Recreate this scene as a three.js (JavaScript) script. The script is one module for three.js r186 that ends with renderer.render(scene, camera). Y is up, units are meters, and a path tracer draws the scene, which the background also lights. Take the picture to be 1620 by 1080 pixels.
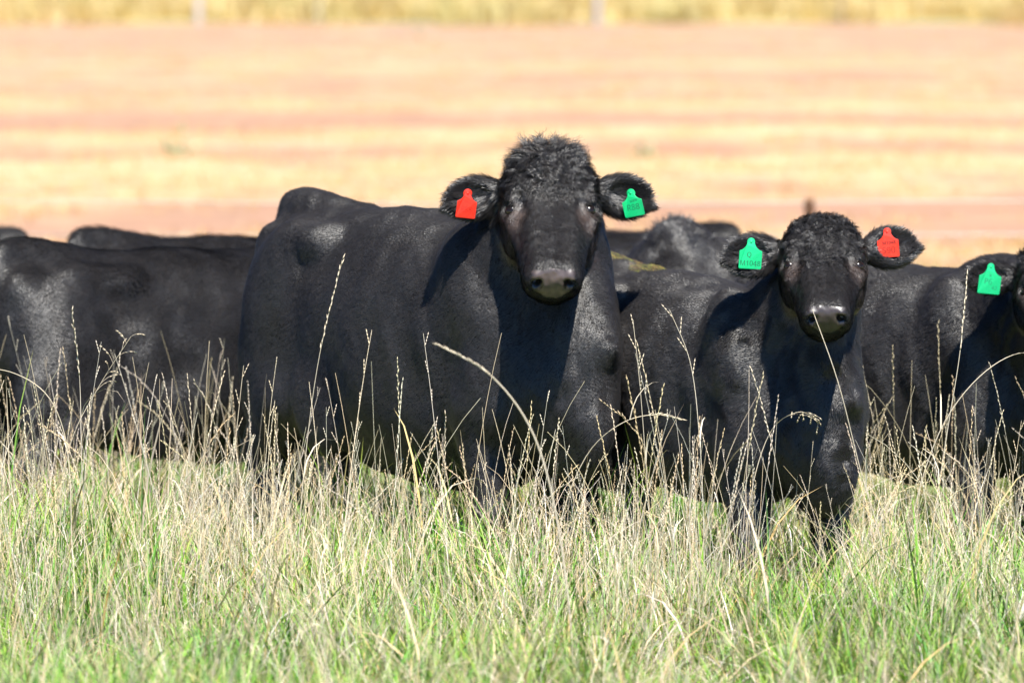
import * as THREE from 'three';
import { mergeGeometries } from 'three/addons/utils/BufferGeometryUtils.js';
import { Sky } from 'three/addons/objects/Sky.js';
import { createNoise2D, createNoise3D } from 'simplex-noise';

// ------------------------------------------------------------------ camera, sky, sun, exposure
const scene = new THREE.Scene();
const CAM_Y = 1.75, CAM_Z = 15, F_PX = 7800, HORIZON = 90;           // telephoto, looking slightly down across the pasture
const camera = new THREE.PerspectiveCamera(2 * Math.atan(540 / F_PX) * 180 / Math.PI, 1620 / 1080, 0.5, 3000);
camera.position.set(0, CAM_Y, CAM_Z);
camera.rotation.x = -Math.atan((540 - HORIZON) / F_PX);
camera.focus = 14.3;
camera.userData.fStop = 3.1;

const sunDir = new THREE.Vector3(0.16, 0.84, 0.52).normalize();
const sky = new Sky();
sky.scale.setScalar(2000);
sky.name = 'sky';
sky.userData.kind = 'structure';
Object.assign(sky.material.uniforms.turbidity, { value: 6 });
Object.assign(sky.material.uniforms.rayleigh, { value: 0.55 });
Object.assign(sky.material.uniforms.mieCoefficient, { value: 0.004 });
Object.assign(sky.material.uniforms.mieDirectionalG, { value: 0.8 });
sky.material.uniforms.sunPosition.value.copy(sunDir);
sky.material.uniforms.cloudCoverage.value = 0;
scene.add(sky);
scene.environmentIntensity = 0.1;
const sun = new THREE.DirectionalLight(new THREE.Color(1.0, 0.94, 0.83), 4.8);
sun.position.copy(sunDir).multiplyScalar(60);
sun.castShadow = true;
sun.shadow.mapSize.set(4096, 4096);
Object.assign(sun.shadow.camera, { left: -12, right: 12, top: 12, bottom: -12, near: 1, far: 160 });
scene.add(sun, sun.target);
const EXPOSURE = 2.0;

// ------------------------------------------------------------------ helpers
function rng(seed) {
  let s = seed >>> 0;
  return () => { s = (s + 0x6d2b79f5) | 0; let t = Math.imul(s ^ (s >>> 15), 1 | s); t = (t + Math.imul(t ^ (t >>> 7), 61 | t)) ^ t; return ((t ^ (t >>> 14)) >>> 0) / 4294967296; };
}
const noise3 = createNoise3D(rng(11)), noise2 = createNoise2D(rng(12));
const V = (x, y, z) => new THREE.Vector3(x, y, z);
const clamp = (x, a, b) => Math.max(a, Math.min(b, x));
const lerp = (a, b, t) => a + (b - a) * t;
const smooth = (a, b, x) => { const t = clamp((x - a) / (b - a), 0, 1); return t * t * (3 - 2 * t); };
const used = {};
function numbered(name) { const n = used[name] ?? 0; used[name] = n + 1; return n ? name + '_' + String(n).padStart(3, '0') : name; }
function shade(o) { o.traverse((m) => { if (m.isMesh) { m.castShadow = true; m.receiveShadow = true; } }); return o; }
function thing(name, label, category, pos = [0, 0, 0], turn = 0, group) {
  const o = new THREE.Group();
  o.name = numbered(name);
  o.position.set(...pos); o.rotation.y = turn;
  o.userData = { label, category };
  if (group) o.userData.group = group;
  scene.add(o);
  return o;
}
function part(name, geo, mat, parent, label) {
  const m = new THREE.Mesh(geo, mat);
  m.name = name; m.castShadow = m.receiveShadow = true;
  if (label) m.userData.label = label;
  parent.add(m);
  return m;
}
function stuff(name, label, o, category) {
  o.name = name; o.userData = { kind: 'stuff', label, category };
  o.castShadow = o.receiveShadow = true; scene.add(o);
  return o;
}
// a growing triangle soup with colours
class Soup {
  constructor() { this.p = []; this.c = []; this.i = []; }
  vert(v, c) { this.p.push(v.x, v.y, v.z); this.c.push(c[0], c[1], c[2]); return this.p.length / 3 - 1; }
  tri(a, b, c) { this.i.push(a, b, c); }
  quad(a, b, c, d) { this.i.push(a, b, c, a, c, d); }
  build() {
    const g = new THREE.BufferGeometry();
    g.setAttribute('position', new THREE.Float32BufferAttribute(this.p, 3));
    g.setAttribute('color', new THREE.Float32BufferAttribute(this.c, 3));
    g.setIndex(this.i); g.computeVertexNormals();
    return g;
  }
  // flat tapering ribbon along points; side vectors lie across it
  ribbon(pts, widths, side, col) {
    let prev;
    const d = V(), s = V(), q = V();
    for (let k = 0; k < pts.length; k++) {
      d.subVectors(pts[Math.min(k + 1, pts.length - 1)], pts[Math.max(k - 1, 0)]).normalize();
      s.copy(side).addScaledVector(d, -side.dot(d)).normalize();
      const c = col(k / (pts.length - 1));
      if (k === pts.length - 1 && widths[k] === 0) { const t = this.vert(pts[k], c); this.tri(prev[0], prev[1], t); return; }
      const a = this.vert(q.copy(pts[k]).addScaledVector(s, -widths[k] / 2), c), b = this.vert(q.copy(pts[k]).addScaledVector(s, widths[k] / 2), c);
      if (prev) this.quad(prev[0], prev[1], b, a);
      prev = [a, b];
    }
  }
  // round stem along points
  stem(pts, radii, n, col) {
    let prev;
    const d = V(), s = V(), u = V(), q = V();
    for (let k = 0; k < pts.length; k++) {
      d.subVectors(pts[Math.min(k + 1, pts.length - 1)], pts[Math.max(k - 1, 0)]).normalize();
      s.set(1, 0.01, 0.3).cross(d).normalize(); u.crossVectors(d, s);
      const c = col(k / (pts.length - 1)), ring = [];
      for (let j = 0; j < n; j++) { const a = j / n * Math.PI * 2; ring.push(this.vert(q.copy(pts[k]).addScaledVector(s, Math.cos(a) * radii[k]).addScaledVector(u, Math.sin(a) * radii[k]), c)); }
      if (prev) for (let j = 0; j < n; j++) this.quad(prev[j], prev[(j + 1) % n], ring[(j + 1) % n], ring[j]);
      prev = ring;
    }
  }
  // slender seed: spindle from a towards direction d
  seed(a, d, len, r, c) {
    const s = V(0.3, 0.9, 0.2).cross(d).normalize(), u = V().crossVectors(d, s), q = V();
    const tip = this.vert(q.copy(a).addScaledVector(d, len), c), root = this.vert(a, c), ring = [];
    for (let j = 0; j < 4; j++) { const t = j * Math.PI / 2; ring.push(this.vert(q.copy(a).addScaledVector(d, len * 0.4).addScaledVector(s, Math.cos(t) * r).addScaledVector(u, Math.sin(t) * r), c)); }
    for (let j = 0; j < 4; j++) { this.tri(root, ring[j], ring[(j + 1) % 4]); this.tri(ring[j], tip, ring[(j + 1) % 4]); }
  }
}
const M4 = new THREE.Matrix4();
function instanced(geo, mat, list) {                 // list of {m: Matrix4, c: [r, g, b]}
  const o = new THREE.InstancedMesh(geo, mat, list.length), c = new THREE.Color();
  list.forEach((e, k) => { o.setMatrixAt(k, e.m); if (e.c) o.setColorAt(k, c.setRGB(...e.c)); });
  return o;
}

// ------------------------------------------------------------------ the ground: one rolling sheet, pasture near, cut hay field beyond the fence
const depth = (z) => CAM_Z - z;
function groundY(x, z) {
  const d = depth(z);
  const rise = d > 35 ? 0.024 * (d - 35 - 6 * (1 - Math.exp(-(d - 35) / 6))) : 0;
  return rise + 0.02 * noise2(x * 0.35, z * 0.35) * smooth(10, 14, d) + (d > 32 ? 0.05 * noise2(x * 0.08, z * 0.2) : 0);
}
function screenX(x, d) { return 810 + F_PX * x / d; }
function atScreen(px, py, d) { return V((px - 810) * d / F_PX, CAM_Y - (py - HORIZON) * d / F_PX, CAM_Z - d); }
function sheet(x0, x1, nx, zs, uvOf) {
  const p = [], uv = [], idx = [];
  zs.forEach((z, r) => { for (let k = 0; k <= nx; k++) { const x = lerp(x0, x1, k / nx); p.push(x, groundY(x, z), z); uv.push(...uvOf(x, z)); } });
  for (let r = 0; r < zs.length - 1; r++) for (let k = 0; k < nx; k++) { const a = r * (nx + 1) + k, b = a + nx + 1; idx.push(a, a + 1, b + 1, a, b + 1, b); }
  const g = new THREE.BufferGeometry();
  g.setAttribute('position', new THREE.Float32BufferAttribute(p, 3));
  g.setAttribute('uv', new THREE.Float32BufferAttribute(uv, 2));
  g.setIndex(idx); g.computeVertexNormals();
  return g;
}
const range = (a, b, n) => Array.from({ length: n + 1 }, (_, k) => lerp(a, b, k / n));
function tex(w, h, fn, srgb) {
  const data = new Uint8Array(w * h * 4);
  for (let y = 0; y < h; y++) for (let x = 0; x < w; x++) {
    const c = fn(x / w, y / h), o = (y * w + x) * 4;
    for (let k = 0; k < 3; k++) data[o + k] = 255 * clamp(srgb ? Math.pow(clamp(c[k], 0, 1), 1 / 2.2) : c[k], 0, 1);
    data[o + 3] = 255;
  }
  const t = new THREE.DataTexture(data, w, h);
  t.magFilter = t.minFilter = THREE.LinearFilter; t.wrapS = t.wrapT = THREE.MirroredRepeatWrapping;
  if (srgb) t.colorSpace = THREE.SRGBColorSpace;
  t.needsUpdate = true;
  return t;
}
// pasture soil: thatch and old litter between the tussocks
const soilTex = tex(512, 512, (u, v) => {
  const a = 0.5 + 0.5 * noise2(u * 9, v * 9), b = 0.5 + 0.5 * noise2(u * 60 + 7, v * 60), c = 0.5 + 0.5 * noise2(u * 170, v * 140 + 3);
  const t = 0.25 * a + 0.35 * b + 0.4 * c;
  return [lerp(0.10, 0.42, t), lerp(0.12, 0.38, t), lerp(0.04, 0.2, t)];
}, true);
const soilMat = new THREE.MeshStandardMaterial({ map: soilTex, roughness: 1, bumpMap: soilTex, bumpScale: 0.03 });
const pasture = new THREE.Mesh(sheet(-60, 60, 240, range(14, -21, 140), (x, z) => [x / 4, z / 4]), soilMat);
pasture.name = 'ground'; pasture.userData = { kind: 'structure', label: 'thatchy pasture soil under the long grass' }; pasture.receiveShadow = true;
scene.add(pasture);
// cut field: straw lies in long windrows across pink bare soil
function strawAt(x, z) {
  const d = depth(z), w = x * 0.035;
  const q = d + 2.2 * noise2(x * 0.05, 3.1) + 0.9 * noise2(x * 0.16, d * 0.05);
  let s = -0.15 + 0.62 * noise2(w + 4, q * 0.17 / (1 + d * 0.004)) + 0.35 * noise2(w * 2.2 + 9, q * 0.45) + 0.42 * noise2(x * 0.2, q * 0.7) + 0.34 * noise2(x * 0.6, q * 1.7);
  const row = (c, h, a) => { const t = (q - c) / h; s += a * Math.exp(-t * t); };
  row(40.5, 1.2, 0.5); row(45.5, 1.3, -0.7); row(48.8, 1.1, -0.5); row(56, 3.0, 1.5); row(62.5, 1.6, -0.7); row(67.5, 1.8, 0.75); row(73, 2.2, -0.8); row(81, 3, 0.55); row(91, 2.4, -0.35); row(105, 6, 0.25); row(128, 9, -0.5); row(150, 7, -0.75);
  return smooth(-0.8, 0.85, 0.85 * s + 0.5 * noise2(x * 0.3 + 50, z * 0.22));
}
const fieldTex = tex(512, 1024, (u, v) => {
  const x = lerp(-42, 42, u), z = lerp(-21, -142, v), s = strawAt(x, z), f = 0.5 + 0.5 * noise2(x * 2.1, z * 2.3), e = 0.5 + 0.5 * noise2(x * 0.4 + 30, z * 0.5);
  const soil = [lerp(0.36, 0.43, e), lerp(0.20, 0.25, e), lerp(0.13, 0.165, e)], straw = [lerp(0.52, 0.60, e), lerp(0.355, 0.425, e), lerp(0.185, 0.26, e)];
  const far = smooth(60, 130, depth(z)) * 0.5;
  return [0, 1, 2].map((k) => lerp(lerp(soil[k], straw[k], s), [0.44, 0.285, 0.19][k], far) * lerp(0.8, 1.14, f) * lerp(0.9, 1.08, 0.5 + 0.5 * noise2(x * 0.8 + 70, z * 0.9)));
}, true);
fieldTex.wrapT = THREE.ClampToEdgeWrapping;
const fieldMat = new THREE.MeshStandardMaterial({ map: fieldTex, roughness: 1 });
const fieldGeo = sheet(-84, 84, 260, range(-21, -142, 420), (x, z) => [(x + 42) / 84, (z + 21) / -121]);
{ const p = fieldGeo.attributes.position; for (let k = 0; k < p.count; k++) { const e = smooth(-21, -24, p.getZ(k)) * smooth(-142, -139, p.getZ(k)); p.setY(k, p.getY(k) + 0.09 * e * strawAt(p.getX(k), p.getZ(k))); } fieldGeo.computeVertexNormals(); }
const field = new THREE.Mesh(fieldGeo, fieldMat);
field.name = 'field'; field.userData = { kind: 'structure', label: 'cut field with straw rows on pink soil behind the cattle' }; field.receiveShadow = true;
scene.add(field);
const hillMat = new THREE.MeshStandardMaterial({ color: new THREE.Color().setRGB(0.42, 0.36, 0.14), roughness: 1 });
const hill = new THREE.Mesh(sheet(-400, 400, 80, [-142, -150, -165, -190, -240, -320, -450, -700, -1100], (x, z) => [x, z]), hillMat);
hill.name = 'terrain'; hill.userData = { kind: 'structure', label: 'rough yellow grassland beyond the cut field' }; hill.receiveShadow = true;
scene.add(hill);
for (const s of [-1, 1]) {                            // the pasture and the field go on to both sides
  const g = sheet(s < 0 ? -400 : 60, s < 0 ? -60 : 400, 20, range(14, -21, 20), (x, z) => [x / 4, z / 4]);
  const w = new THREE.Mesh(g, soilMat); w.name = numbered('ground'); w.userData = { kind: 'structure' }; w.receiveShadow = true; scene.add(w);
  const g2 = sheet(s < 0 ? -400 : 84, s < 0 ? -84 : 400, 20, range(-21, -142, 40), (x, z) => [(x + 42) / 84, (z + 21) / -121]);
  const w2 = new THREE.Mesh(g2, fieldMat); w2.name = numbered('field'); w2.userData = { kind: 'structure' }; w2.receiveShadow = true; scene.add(w2);
}
{ const w = new THREE.Mesh(sheet(-400, 400, 60, range(120, 14, 20), (x, z) => [x / 4, z / 4]), soilMat); w.name = numbered('ground'); w.userData = { kind: 'structure' }; w.receiveShadow = true; scene.add(w); }

// ------------------------------------------------------------------ cattle: a distance field of loft, tapered capsules and ellipsoids, meshed by surface nets
// own axes: x forward, y up, z to the animal's right; ground at y = 0, front legs at x = 0
const smin = (a, b, k) => { const h = Math.max(k - Math.abs(a - b), 0) / k; return Math.min(a, b) - h * h * k * 0.25; };
const smax = (a, b, k) => -smin(-a, -b, k);
function capsule(a, b, r1, r2) { const dx = b.x - a.x, dy = b.y - a.y, dz = b.z - a.z; return { t: 0, ax: a.x, ay: a.y, az: a.z, dx, dy, dz, l: 1 / (dx * dx + dy * dy + dz * dz + 1e-9), r1, r2 }; }
function ellipsoid(c, r, basis) {                     // basis: three unit vectors, default the axes
  const [u, v, w] = basis ?? [V(1, 0, 0), V(0, 1, 0), V(0, 0, 1)];
  return { t: 1, cx: c.x, cy: c.y, cz: c.z, u, v, w, rx: r[0], ry: r[1], rz: r[2], m: Math.min(...r) };
}
function prim(q, x, y, z) {
  if (q.t === 0) {
    const px = x - q.ax, py = y - q.ay, pz = z - q.az;
    let h = (px * q.dx + py * q.dy + pz * q.dz) * q.l; h = h < 0 ? 0 : h > 1 ? 1 : h;
    const ex = px - h * q.dx, ey = py - h * q.dy, ez = pz - h * q.dz;
    return Math.sqrt(ex * ex + ey * ey + ez * ez) - (q.r1 + (q.r2 - q.r1) * h);
  }
  const px = x - q.cx, py = y - q.cy, pz = z - q.cz;
  const a = (px * q.u.x + py * q.u.y + pz * q.u.z) / q.rx, b = (px * q.v.x + py * q.v.y + pz * q.v.z) / q.ry, c = (px * q.w.x + py * q.w.y + pz * q.w.z) / q.rz;
  const k0 = Math.sqrt(a * a + b * b + c * c), k1 = Math.sqrt(a * a / (q.rx * q.rx) + b * b / (q.ry * q.ry) + c * c / (q.rz * q.rz));
  return k1 < 1e-6 ? -q.m : k0 * (k0 - 1) / k1;
}
// profile of the trunk: x, top, bottom, half width
const TRUNK = [[-1.31, 1.10, 0.92, 0.05], [-1.27, 1.21, 0.80, 0.14], [-1.18, 1.262, 0.70, 0.205], [-1.04, 1.28, 0.62, 0.245], [-0.88, 1.28, 0.55, 0.262], [-0.7, 1.275, 0.50, 0.285], [-0.45, 1.27, 0.465, 0.315], [-0.2, 1.265, 0.465, 0.288], [0, 1.285, 0.50, 0.236], [0.14, 1.26, 0.54, 0.20], [0.26, 1.18, 0.60, 0.15], [0.35, 1.06, 0.68, 0.10], [0.40, 0.96, 0.80, 0.05]];
function trunkTable(adj) {
  const N = 400, x0 = TRUNK[0][0], x1 = TRUNK[TRUNK.length - 1][0], T = [new Float32Array(N + 1), new Float32Array(N + 1), new Float32Array(N + 1)];
  const key = TRUNK.map((k) => adj ? adj(k) : k);
  for (let n = 0; n <= N; n++) {
    const x = lerp(x0, x1, n / N); let j = 0;
    while (j < key.length - 2 && key[j + 1][0] < x) j++;
    const t = (x - key[j][0]) / (key[j + 1][0] - key[j][0]), a = key[Math.max(j - 1, 0)], b = key[j], c = key[j + 1], d = key[Math.min(j + 2, key.length - 1)];
    for (let k = 0; k < 3; k++) {
      const m1 = (c[k + 1] - a[k + 1]) / (c[0] - a[0]) * (c[0] - b[0]), m2 = (d[k + 1] - b[k + 1]) / (d[0] - b[0]) * (c[0] - b[0]), t2 = t * t, t3 = t2 * t;
      T[k][n] = (2 * t3 - 3 * t2 + 1) * b[k + 1] + (t3 - 2 * t2 + t) * m1 + (-2 * t3 + 3 * t2) * c[k + 1] + (t3 - t2) * m2;
    }
  }
  return (x, y, z) => {
    const xc = clamp(x, x0, x1), n = Math.min(N, Math.round((xc - x0) / (x1 - x0) * N)), top = T[0][n], bot = T[1][n], hw = T[2][n];
    const hy = Math.max((top - bot) / 2, 0.01), ny = (y - (top + bot) / 2) / hy, hz = Math.max(hw, 0.01) * (1 - lerp(0.32, 0.16, smooth(-1.0, -0.5, x)) * clamp(ny, 0, 1.2) ** 2 - 0.05 * clamp(-ny, 0, 1.2));
    const a = Math.abs(ny), b = Math.abs(z) / hz, r = Math.pow(a ** 2.35 + b ** 2.35, 1 / 2.35), d = (r - 1) * Math.min(hy, hz), ex = Math.abs(x - xc);
    return ex > 0 ? Math.sqrt(Math.max(d, 0) ** 2 + ex * ex) + Math.min(d, 0) : d;
  };
}
// spec: poll, muzzle (own axes), hs head scale, ears, roll, woolly, legs
function cattleField(spec) {
  const trunk = trunkTable(spec.adj), body = [], legs = [], neck = [], head = [], cut = [], ears = [], earCut = [];
  for (const s of [-1, 1]) {
    body.push(ellipsoid(V(0.0, 0.98, 0.162 * s), [0.145, 0.27, 0.108], tilt(0.35)), ellipsoid(V(0.05, 0.74, 0.165 * s), [0.14, 0.16, 0.098], tilt(-0.5)), ellipsoid(V(0.19, 0.82, 0.12 * s), [0.09, 0.12, 0.075]), ellipsoid(V(-0.74, 0.64, 0.235 * s), [0.13, 0.14, 0.05], tilt(0.6)));
    body.push(ellipsoid(V(-1.05, 0.92, 0.155 * s), [0.19, 0.31, 0.12], tilt(-0.15)), ellipsoid(V(-0.92, 0.72, 0.185 * s), [0.14, 0.15, 0.085], tilt(0.5)));
    body.push(ellipsoid(V(-0.86, 1.165, 0.18 * s), [0.1, 0.055, 0.055]), ellipsoid(V(-1.1, 0.73, 0.155 * s), [0.17, 0.25, 0.105]), ellipsoid(V(-1.2, 1.14, 0.1 * s), [0.06, 0.06, 0.05]));
    const fs = spec.front?.[s > 0 ? 1 : 0] ?? 0, hs = spec.hind?.[s > 0 ? 1 : 0] ?? 0;
    const F = [V(0.03, 0.68, 0.165 * s), V(0.04 + fs * 0.6, 0.37, 0.155 * s), V(0.03 + fs, 0.13, 0.155 * s), V(0.06 + fs, 0.045, 0.155 * s)];
    legs.push(capsule(F[0], F[1], 0.092, 0.058), capsule(F[1], F[2], 0.05, 0.038), capsule(F[2], F[3], 0.046, 0.052), ellipsoid(V(F[1].x + 0.01, F[1].y, F[1].z), [0.056, 0.065, 0.052]), ellipsoid(V(F[3].x + 0.02, 0.03, F[3].z), [0.075, 0.05, 0.06]));
    const H = [V(-0.98, 0.66, 0.18 * s), V(-1.19 + hs * 0.5, 0.47, 0.175 * s), V(-1.12 + hs, 0.14, 0.175 * s), V(-1.08 + hs, 0.045, 0.175 * s)];
    legs.push(capsule(H[0], H[1], 0.115, 0.056), capsule(H[1], H[2], 0.05, 0.042), capsule(H[2], H[3], 0.047, 0.052), ellipsoid(V(H[1].x - 0.015, H[1].y + 0.01, H[1].z), [0.05, 0.07, 0.045]), ellipsoid(V(H[3].x + 0.02, 0.03, H[3].z), [0.075, 0.05, 0.06]));
  }
  body.push(ellipsoid(V(-1.12, 1.268, 0), [0.15, 0.05, 0.06], tilt(-0.12)), ellipsoid(V(0.24, 0.66, 0), [0.18, 0.19, 0.085]), ellipsoid(V(0.05, 1.22, 0), [0.2, 0.09, 0.09]));
  body.push(capsule(V(-1.22, 1.255, 0), V(-1.335, 1.1, 0), 0.045, 0.034), capsule(V(-1.335, 1.12, 0), V(-1.35, 0.62, 0), 0.034, 0.02));
  const hollow = [-1, 1].flatMap((s) => [ellipsoid(V(-0.7, 1.04, 0.4 * s), [0.13, 0.15, 0.09]), ellipsoid(V(-0.2, 0.82, 0.365 * s), [0.045, 0.24, 0.075], tilt(0.25)), ellipsoid(V(0.19, 1.04, 0.265 * s), [0.04, 0.2, 0.075], tilt(0.5)), ellipsoid(V(-0.87, 0.82, 0.355 * s), [0.04, 0.2, 0.07], tilt(-0.35))]);
  // head frame: u down the face, v out of the forehead, w across
  const P = spec.poll, hs = spec.hs ?? 1, u = V().subVectors(spec.muzzle, P).normalize(), up = V(0, 1, 0), w = V().crossVectors(u, up).normalize();
  if (spec.roll) w.applyAxisAngle(u, spec.roll);
  const v = V().crossVectors(w, u).normalize();
  const h = (a, b, c) => V().copy(P).addScaledVector(u, a * hs).addScaledVector(v, b * hs).addScaledVector(w, c * hs);
  const B = [u, v, w], E = (c, r) => ellipsoid(h(...c), r.map((x) => x * hs), B), C = (a, b, r1, r2) => capsule(h(...a), h(...b), r1 * hs, r2 * hs);
  const wide = spec.wide ?? 1;
  head.push(E([0.09, -0.095, 0], [0.14, 0.105, 0.126 * wide]), E([0.01, -0.08, 0], [0.075, 0.08, 0.115 * wide]), E([0.06, -0.15, 0], [0.13, 0.12, 0.115]));
  for (const s of [-1, 1]) {
    head.push(C([0.09, -0.06, 0.08 * s * wide], [0.165, -0.058, 0.103 * s * wide], 0.05, 0.03));
    head.push(C([0.14, -0.085, 0.035 * s], [0.415, -0.052, 0.03 * s], 0.072, 0.045), C([0.2, -0.108, 0.062 * s], [0.40, -0.092, 0.044 * s], 0.056, 0.047));
    head.push(C([0.06, -0.21, 0.068 * s], [0.40, -0.15, 0.03 * s], 0.06, 0.038), E([0.15, -0.155, 0.098 * s], [0.125, 0.1, 0.045]));
    head.push(C([0.205, -0.082, 0.108 * s * wide], [0.30, -0.088, 0.078 * s], 0.026, 0.018), E([0.178, -0.078, 0.104 * s * wide], [0.036, 0.032, 0.03]));
    head.push(E([0.455, -0.058, 0.05 * s], [0.032, 0.036, 0.03]));
    cut.push(ellipsoid(h(0.484, -0.052, 0.05 * s), [0.03 * hs, 0.0125 * hs, 0.018 * hs], [u, V().copy(v).applyAxisAngle(u, 0.5 * s), V().copy(w).applyAxisAngle(u, 0.5 * s)]), E([0.184, -0.05, 0.124 * s * wide], [0.024, 0.02, 0.022]), E([0.208, -0.022, 0.088 * s * wide], [0.042, 0.026, 0.024]));
  }
  head.push(E([0.435, -0.07, 0], [0.05, 0.056, 0.08]), E([0.435, -0.112, 0], [0.05, 0.04, 0.082]), E([0.415, -0.152, 0], [0.05, 0.03, 0.05]));
  // ears
  const earFrames = [-1, 1].map((s) => {
    const e = spec.ears?.[s > 0 ? 1 : 0] ?? {}, L = (e.len ?? 0.18) * hs, root = h(e.at ?? 0.05, -0.13, 0.105 * s * wide);
    const axis = V().addScaledVector(w, s).addScaledVector(u, e.down ?? 0.06).addScaledVector(v, e.fwd ?? -0.15).normalize();
    const open = V().copy(v).multiplyScalar(0.85).addScaledVector(u, e.tip ?? 0.5); open.addScaledVector(axis, -open.dot(axis)).normalize();
    const across = V().crossVectors(axis, open).normalize(), c = V().copy(root).addScaledVector(axis, L * 0.6), q = V();
    ears.push(ellipsoid(c, [L * 0.46, 0.027 * hs, 0.062 * hs * (e.broad ?? 1)], [axis, open, across]), capsule(V().copy(c).addScaledVector(axis, L * 0.18), V().copy(c).addScaledVector(axis, L * 0.46).addScaledVector(across, -0.012 * s), 0.034 * hs, 0.012 * hs), capsule(root, q.copy(root).addScaledVector(axis, L * 0.4), 0.042 * hs, 0.034 * hs));
    earCut.push(ellipsoid(V().copy(c).addScaledVector(open, 0.03 * hs).addScaledVector(axis, L * 0.1), [L * 0.4, 0.03 * hs, 0.047 * hs * (e.broad ?? 1)], [axis, open, across]));
    return { root, axis, open, across, L, c };
  });
  const nb = spec.neckBase ?? V(0.05, 1.02, 0), tb = spec.throatBase ?? V(0.14, 0.84, 0), ng = spec.neckGirth ?? 1, mid = V().lerpVectors(nb, h(0.02, -0.2, 0), 0.55);
  neck.push(capsule(nb, mid, 0.205 * ng, 0.17 * ng), capsule(mid, h(0.03, -0.17, 0), 0.17 * ng, 0.115 * hs * Math.min(ng, 1.1)), capsule(tb, h(0.12, -0.22, 0), 0.165 * ng, 0.1 * hs), capsule(V(0.24, 0.7, 0), h(0.2, -0.225, 0), 0.1, 0.05));
  const hc = h(0.2, -0.1, 0), wool = spec.woolly ?? 0;
  const all = { body, hollow, legs, neck, head, cut, ears, earCut }, act = { ...all };
  const focus = (x, y, z, r) => { for (const k in all) act[k] = all[k].filter((q) => prim(q, x, y, z) < 1.25 * r + 0.1); };
  const field = (x, y, z) => {
    const { body, hollow, legs, neck, head, cut, ears, earCut } = act;
    let d = trunk(x, y, z);
    for (const q of body) d = smin(d, prim(q, x, y, z), 0.055);
    for (const q of hollow) d = smax(d, -prim(q, x, y, z), 0.07);
    if (y < 0.95) { let l = 9; for (const q of legs) l = smin(l, prim(q, x, y, z), 0.03); d = smin(d, l, 0.05); }
    let n = 9;
    for (const q of neck) n = smin(n, prim(q, x, y, z), 0.06);
    if (n < 0.06) n += 0.0045 * Math.sin((x * 0.9 - y * 0.35) * 75 + 4 * noise3(x * 4, y * 4, z * 4)) * smooth(0.1, 0.25, x);
    d = smin(d, n, 0.08);
    if (Math.abs(d) < 0.08) d += 0.0065 * noise3(x * 4.5, y * 3.2, z * 4.5) + 0.002 * noise3(x * 11 + y * 5, y * 5, z * 11);
    const ex = x - hc.x, ey = y - hc.y, ez = z - hc.z, far = Math.sqrt(ex * ex + ey * ey + ez * ez);
    if (far < 0.6) {
      let e = 9;
      for (const q of head) e = smin(e, prim(q, x, y, z), 0.022 * hs);
      for (const q of cut) e = smax(e, -prim(q, x, y, z), 0.014);
      if (Math.abs(e) < 0.05) e += 0.0016 * noise3(x * 30, y * 30, z * 30);
      let a = 9, b = 9;
      for (const q of ears) a = smin(a, prim(q, x, y, z), 0.02);
      for (const q of earCut) b = Math.min(b, prim(q, x, y, z));
      e = smin(e, smax(a, -b, 0.008), 0.018);
      d = smin(d, e, 0.035);
    }
    return d;
  };
  const ha = V(), toHead = (p) => { ha.subVectors(p, P); return [ha.dot(u) / hs, ha.dot(v) / hs, ha.dot(w) / hs]; };
  return { field, focus, h, u, v, w, hs, toHead, earFrames, hc };
}
function tilt(a) { return [V(Math.cos(a), Math.sin(a), 0), V(-Math.sin(a), Math.cos(a), 0), V(0, 0, 1)]; }
function axisGrid(a, b, fa, fb, fine, coarse) {
  const out = [a]; let x = a;
  while (x < b) { const gap = x < fa ? fa - x : x > fb ? x - fb : 0; x += Math.min(coarse, fine + gap * 0.25); out.push(x); }
  return out;
}
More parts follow.
